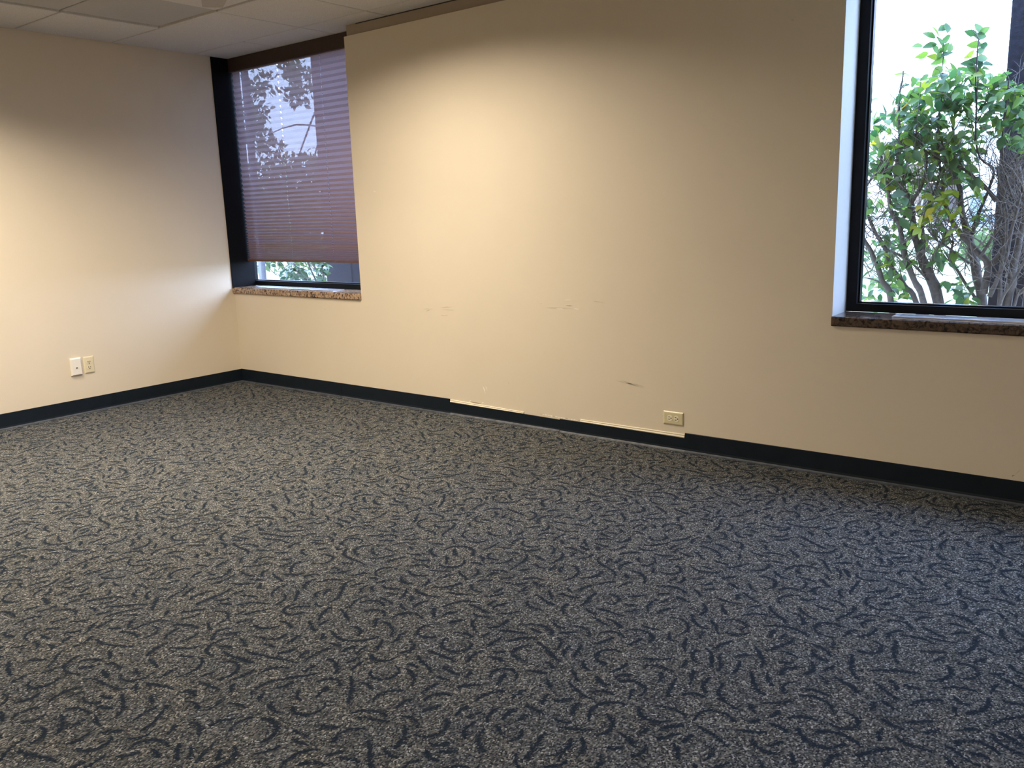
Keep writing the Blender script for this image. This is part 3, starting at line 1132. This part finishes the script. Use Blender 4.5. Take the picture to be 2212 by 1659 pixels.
for pp, w0, w1, a0, a1 in paths:
    wp, rd = grow(pp, w0, w1, a0, a1, True if pp[0][1] >= 1290 else None)
    b = MB()
    b.tube(wp, rd, 8)
    b.build('stem', M['bark'], dry)
    allp.append(wp)
b = MB()
for wp in allp:
    for tp in twigs(b, wp, 16, 0.24, 0.0026, 0.15):
        twigs(b, tp, 2, 0.10, 0.0016, 0.1)
for _ in range(90):
    p = zp(random.uniform(1640, 1900), random.uniform(-60, 520), random.uniform(0.68, 0.9))
    pts = [p]
    d = Vector((random.uniform(-1, 1), random.uniform(-.4, .4), random.uniform(0.2, 1.2))).normalized()
    for k in range(5):
        d = (d + rvec() * 0.25).normalized()
        p = p + d * random.uniform(0.025, 0.05)
        pts.append(p)
    b.tube(pts, [0.0022 * (1 - 0.12 * k) for k in range(6)], 4)
b.build('twig', M['twig'], dry)
b = MB()
scatter_leaves(b, [(2130, 180, 2215, 250, 4.0), (2160, 160, 2230, 210, 1.5), (2165, 240, 2225, 320, 2.5), (2200, 300, 2230, 340, 0.6), (2130, 220, 2170, 270, 1.5)], 150, (0.62, 0.88), (0.045, 0.075))
b.build('foliage', M['leaf'], dry)

# --- shrub outside the left window
random.seed(9)
low = thing('low_shrub', 'small leafy shrub seen in the gap under the blind', 'shrub', at(680, 640, 0.75))
low.location.z = GZ
allp = []
for pts, r in (([(688, 640), (670, 610), (652, 585), (625, 566), (596, 545)], .013), ([(700, 640), (690, 600), (676, 570), (650, 520), (640, 460)], .016), ([(680, 640), (662, 600), (640, 592), (612, 580)], .009),
               ([(704, 640), (698, 590), (690, 540), (690, 470), (680, 400)], .014), ([(690, 640), (668, 575), (640, 500), (600, 430)], .010), ([(676, 640), (650, 612), (622, 603), (592, 592)], .007)):
    P = [at(x, y, .75 + .02 * i) for i, (x, y) in enumerate(pts)]
    P.insert(0, Vector((P[0].x + 0.08, P[0].y, GZ - 0.02)))
    wp = smooth_pts(P, 4)
    b = MB()
    b.tube(wp, [r * (1 - 0.75 * i / len(wp)) for i in range(len(wp))], 7)
    b.build('stem', M['bark'], low)
    allp.append(wp)
b = MB()
for wp in allp:
    twigs(b, wp, 12, 0.22, 0.0028, 0.1, lean=(-0.6, 0, 0))
b.build('twig', M['bark_dark'], low)
b = MB()
scatter_leaves(b, [(608, 572, 650, 602, 1.6), (690, 565, 706, 604, 1.2), (630, 588, 700, 606, .6), (600, 480, 700, 560, 3.0), (570, 420, 690, 500, 3.5), (590, 350, 680, 430, 2.0)], 300, (0.62, 1.0), (0.06, 0.10))
b.build('foliage', M['leaf_dark'], low)

# --- trees farther off
def far_tree(label, x, y, h, blobs, n, size):
    t = thing('tree', label, 'tree', (x, y, GZ))
    b = MB()
    tr = smooth_pts([(x, y, GZ - 0.05), (x + .05, y, GZ + h * .3), (x - .05, y + .1, GZ + h * .6), (x, y, GZ + h * .85)], 4)
    b.tube(tr, [0.14 * (1 - .75 * i / len(tr)) for i in range(len(tr))], 8)
    for k in range(9):
        i = random.randrange(len(tr) // 3, len(tr))
        bl = random.choice(blobs)
        e = Vector(bl[:3])
        b.tube(smooth_pts([tr[i], (tr[i] + e) / 2 + Vector((0, 0, .2)), e], 3), [.022, .02, .018, .015, .012, .01, .008][:7], 5)
    b.build('trunk', M['bark'], t)
    b = MB()
    for _ in range(n):
        bl = random.choice(blobs)
        v = rvec() * (random.random() ** 0.4) * bl[3]
        p = Vector(bl[:3]) + Vector((v.x, v.y, v.z * 0.75))
        L_ = random.uniform(*size)
        leaf(b, p, rvec() + Vector((0, 0, -.4)), rvec(), L_, L_ * .55)
    b.build('crown', M['leaf_far'], t)
    return t


random.seed(17)
YT = 7.0
bl = []
for px, py, r in ((655, 165, .4), (640, 205, .38), (630, 145, .35), (565, 180, .45), (552, 235, .45), (560, 300, .5), (585, 320, .45), (545, 270, .4)):
    p = at(px, py, YT + random.uniform(-.6, .6))
    bl.append((p.x, p.y, p.z, r * .8))
for px in range(545, 700, 22):
    for py in range(365, 560, 30):
        if random.random() < 0.12:
            continue
        p = at(px + random.uniform(-8, 8), py + random.uniform(-8, 8), YT + random.uniform(-.6, .6))
        bl.append((p.x, p.y, p.z, random.uniform(.45, .6)))
p = at(745, 560, YT)
far_tree('dark loose crowned tree on the lawn seen faintly through the blind', p.x, YT, 5.2, bl, 5200, (0.10, 0.17))

# --- hedge and house across the lawn
random.seed(23)
hx0, hx1, hyy = at(2085, 520, 20.0).x, 7.0, 20.0
hz = at(2130, 500, hyy).z
hedge = thing('hedge', 'clipped bright green hedge in front of the white house', 'hedge', ((hx0 + hx1) / 2, hyy, GZ))
b = MB()
b.box((hx0, hyy - .25, GZ), (hx1, hyy + .25, hz - 0.08))
b.build('core', M['leaf_hedge'], hedge)
b = MB()
for _ in range(2600):
    p = Vector((random.uniform(hx0, hx1), hyy + random.uniform(-.34, .3), random.uniform(GZ, hz)))
    leaf(b, p, rvec() + Vector((0, -.4, .3)), rvec(), .14, .09)
b.build('foliage', M['leaf_hedge'], hedge)

HY = 25.0
house = thing('house', 'white sided house across the lawn behind the shrub', 'house', at(2060, 480, HY))
house.location.z = GZ
b = MB()
xa, xb = at(1860, 450, HY).x, 9.5
for k in range(17):
    z0 = GZ + k * 0.2
    b.raw([(xa, HY, z0), (xb, HY, z0), (xb, HY + .03, z0 + .2), (xa, HY + .03, z0 + .2)], [(0, 1, 2, 3)])
    b.raw([(xa, HY, z0), (xb, HY, z0), (xb, HY + .03, z0), (xa, HY + .03, z0)], [(0, 3, 2, 1)])
b.box((xa, HY + .03, GZ), (xb, HY + 6, GZ + 3.4))
b.build('wall', M['siding'], house)
b = MB()
b.raw([(xa - .4, HY - .5, GZ + 3.3), (xb + .4, HY - .5, GZ + 3.3), (xb + .4, HY + 3, GZ + 5), (xa - .4, HY + 3, GZ + 5), (xa - .4, HY + 6.5, GZ + 3.3), (xb + .4, HY + 6.5, GZ + 3.3)],
      [(0, 1, 2, 3), (3, 2, 5, 4), (0, 3, 4), (1, 5, 2), (0, 4, 5, 1)])
b.build('roof', M['siding'], house)


def panel(name, px0, py0, px1, py1, mat, y, label=None):
    a, c = at(px0, py0, y), at(px1, py1, y)
    b = MB()
    x0, x1, z0, z1 = min(a.x, c.x), max(a.x, c.x), min(a.z, c.z), max(a.z, c.z)
    z0 = max(z0, GZ)
    b.box((x0, y, z0), (x1, HY + .05, z1))
    f = 0.04
    b.box((x0 - f, y - .02, z0), (x0, y + .04, z1 + f))
    b.box((x1, y - .02, z0), (x1 + f, y + .04, z1 + f))
    b.box((x0, y - .02, z1), (x1, y + .04, z1 + f))
    o = b.build(name, mat, house)
    if label:
        o['label'] = label
    return o


panel('garage_wall', 1950, 358, 1985, 440, M['brown_wall'], HY - .12, 'tan wall section')
panel('doorway', 2000, 400, 2062, 478, M['dark_opening'], HY - .10, 'dark open doorway')
panel('window', 2100, 420, 2120, 488, M['grey_pane'], HY - .10, 'tall grey blue window')
panel('window', 2131, 466, 2150, 489, M['grey_pane'], HY - .10, 'small grey blue window')

# ------------------------------------------------------------------ light
w = bpy.data.worlds.new('overcast_sky')
scene.world = w
w.use_nodes = True
nt = w.node_tree
nt.nodes.clear()
out = N(nt, 'ShaderNodeOutputWorld')
bg = N(nt, 'ShaderNodeBackground', ins={'Strength': 16.5})
tc = N(nt, 'ShaderNodeTexCoord')
sp = N(nt, 'ShaderNodeSeparateXYZ')
nt.links.new(tc.outputs['Generated'], sp.inputs['Vector'])
rp = ramp(nt, [(0.0, (0.66, 0.83, 1.24)), (0.5, (0.61, 0.81, 1.32)), (1.0, (0.58, 0.80, 1.36))])
nt.links.new(sp.outputs['Z'], rp.inputs['Fac'])
nt.links.new(rp.outputs['Color'], bg.inputs['Color'])
nt.links.new(bg.outputs[0], out.inputs['Surface'])


def troffer_or_fill(x, y, power, spread, sx=0.6, sy=0.6, col=(1.0, 0.88, 0.715)):
    ld = bpy.data.lights.new('ceiling_or_fill_light', 'AREA')
    ld.shape = 'RECTANGLE'
    ld.size, ld.size_y = sx, sy
    ld.energy = power
    ld.color = col
    ld.spread = math.radians(spread)
    o = bpy.data.objects.new('ceiling_or_fill_light', ld)
    COL.objects.link(o)
    o.location = (x, y, H - 0.012)
    return o


troffer_or_fill(2.40, -1.22, 54, 155)
troffer_or_fill(1.05, -2.45, 58, 139)
troffer_or_fill(2.6, -4.6, 27, 175)  # unseen fill light, added to lift the overall level
troffer_or_fill(5.5, -5.5, 58, 175)  # unseen fill behind the camera, added to brighten the right of the back wall

scene.view_settings.view_transform = 'Standard'
scene.view_settings.look = 'None'
scene.view_settings.exposure = 0.0
scene.cycles.max_bounces = 10
scene.cycles.transparent_max_bounces = 24
scene.cycles.use_denoising = True
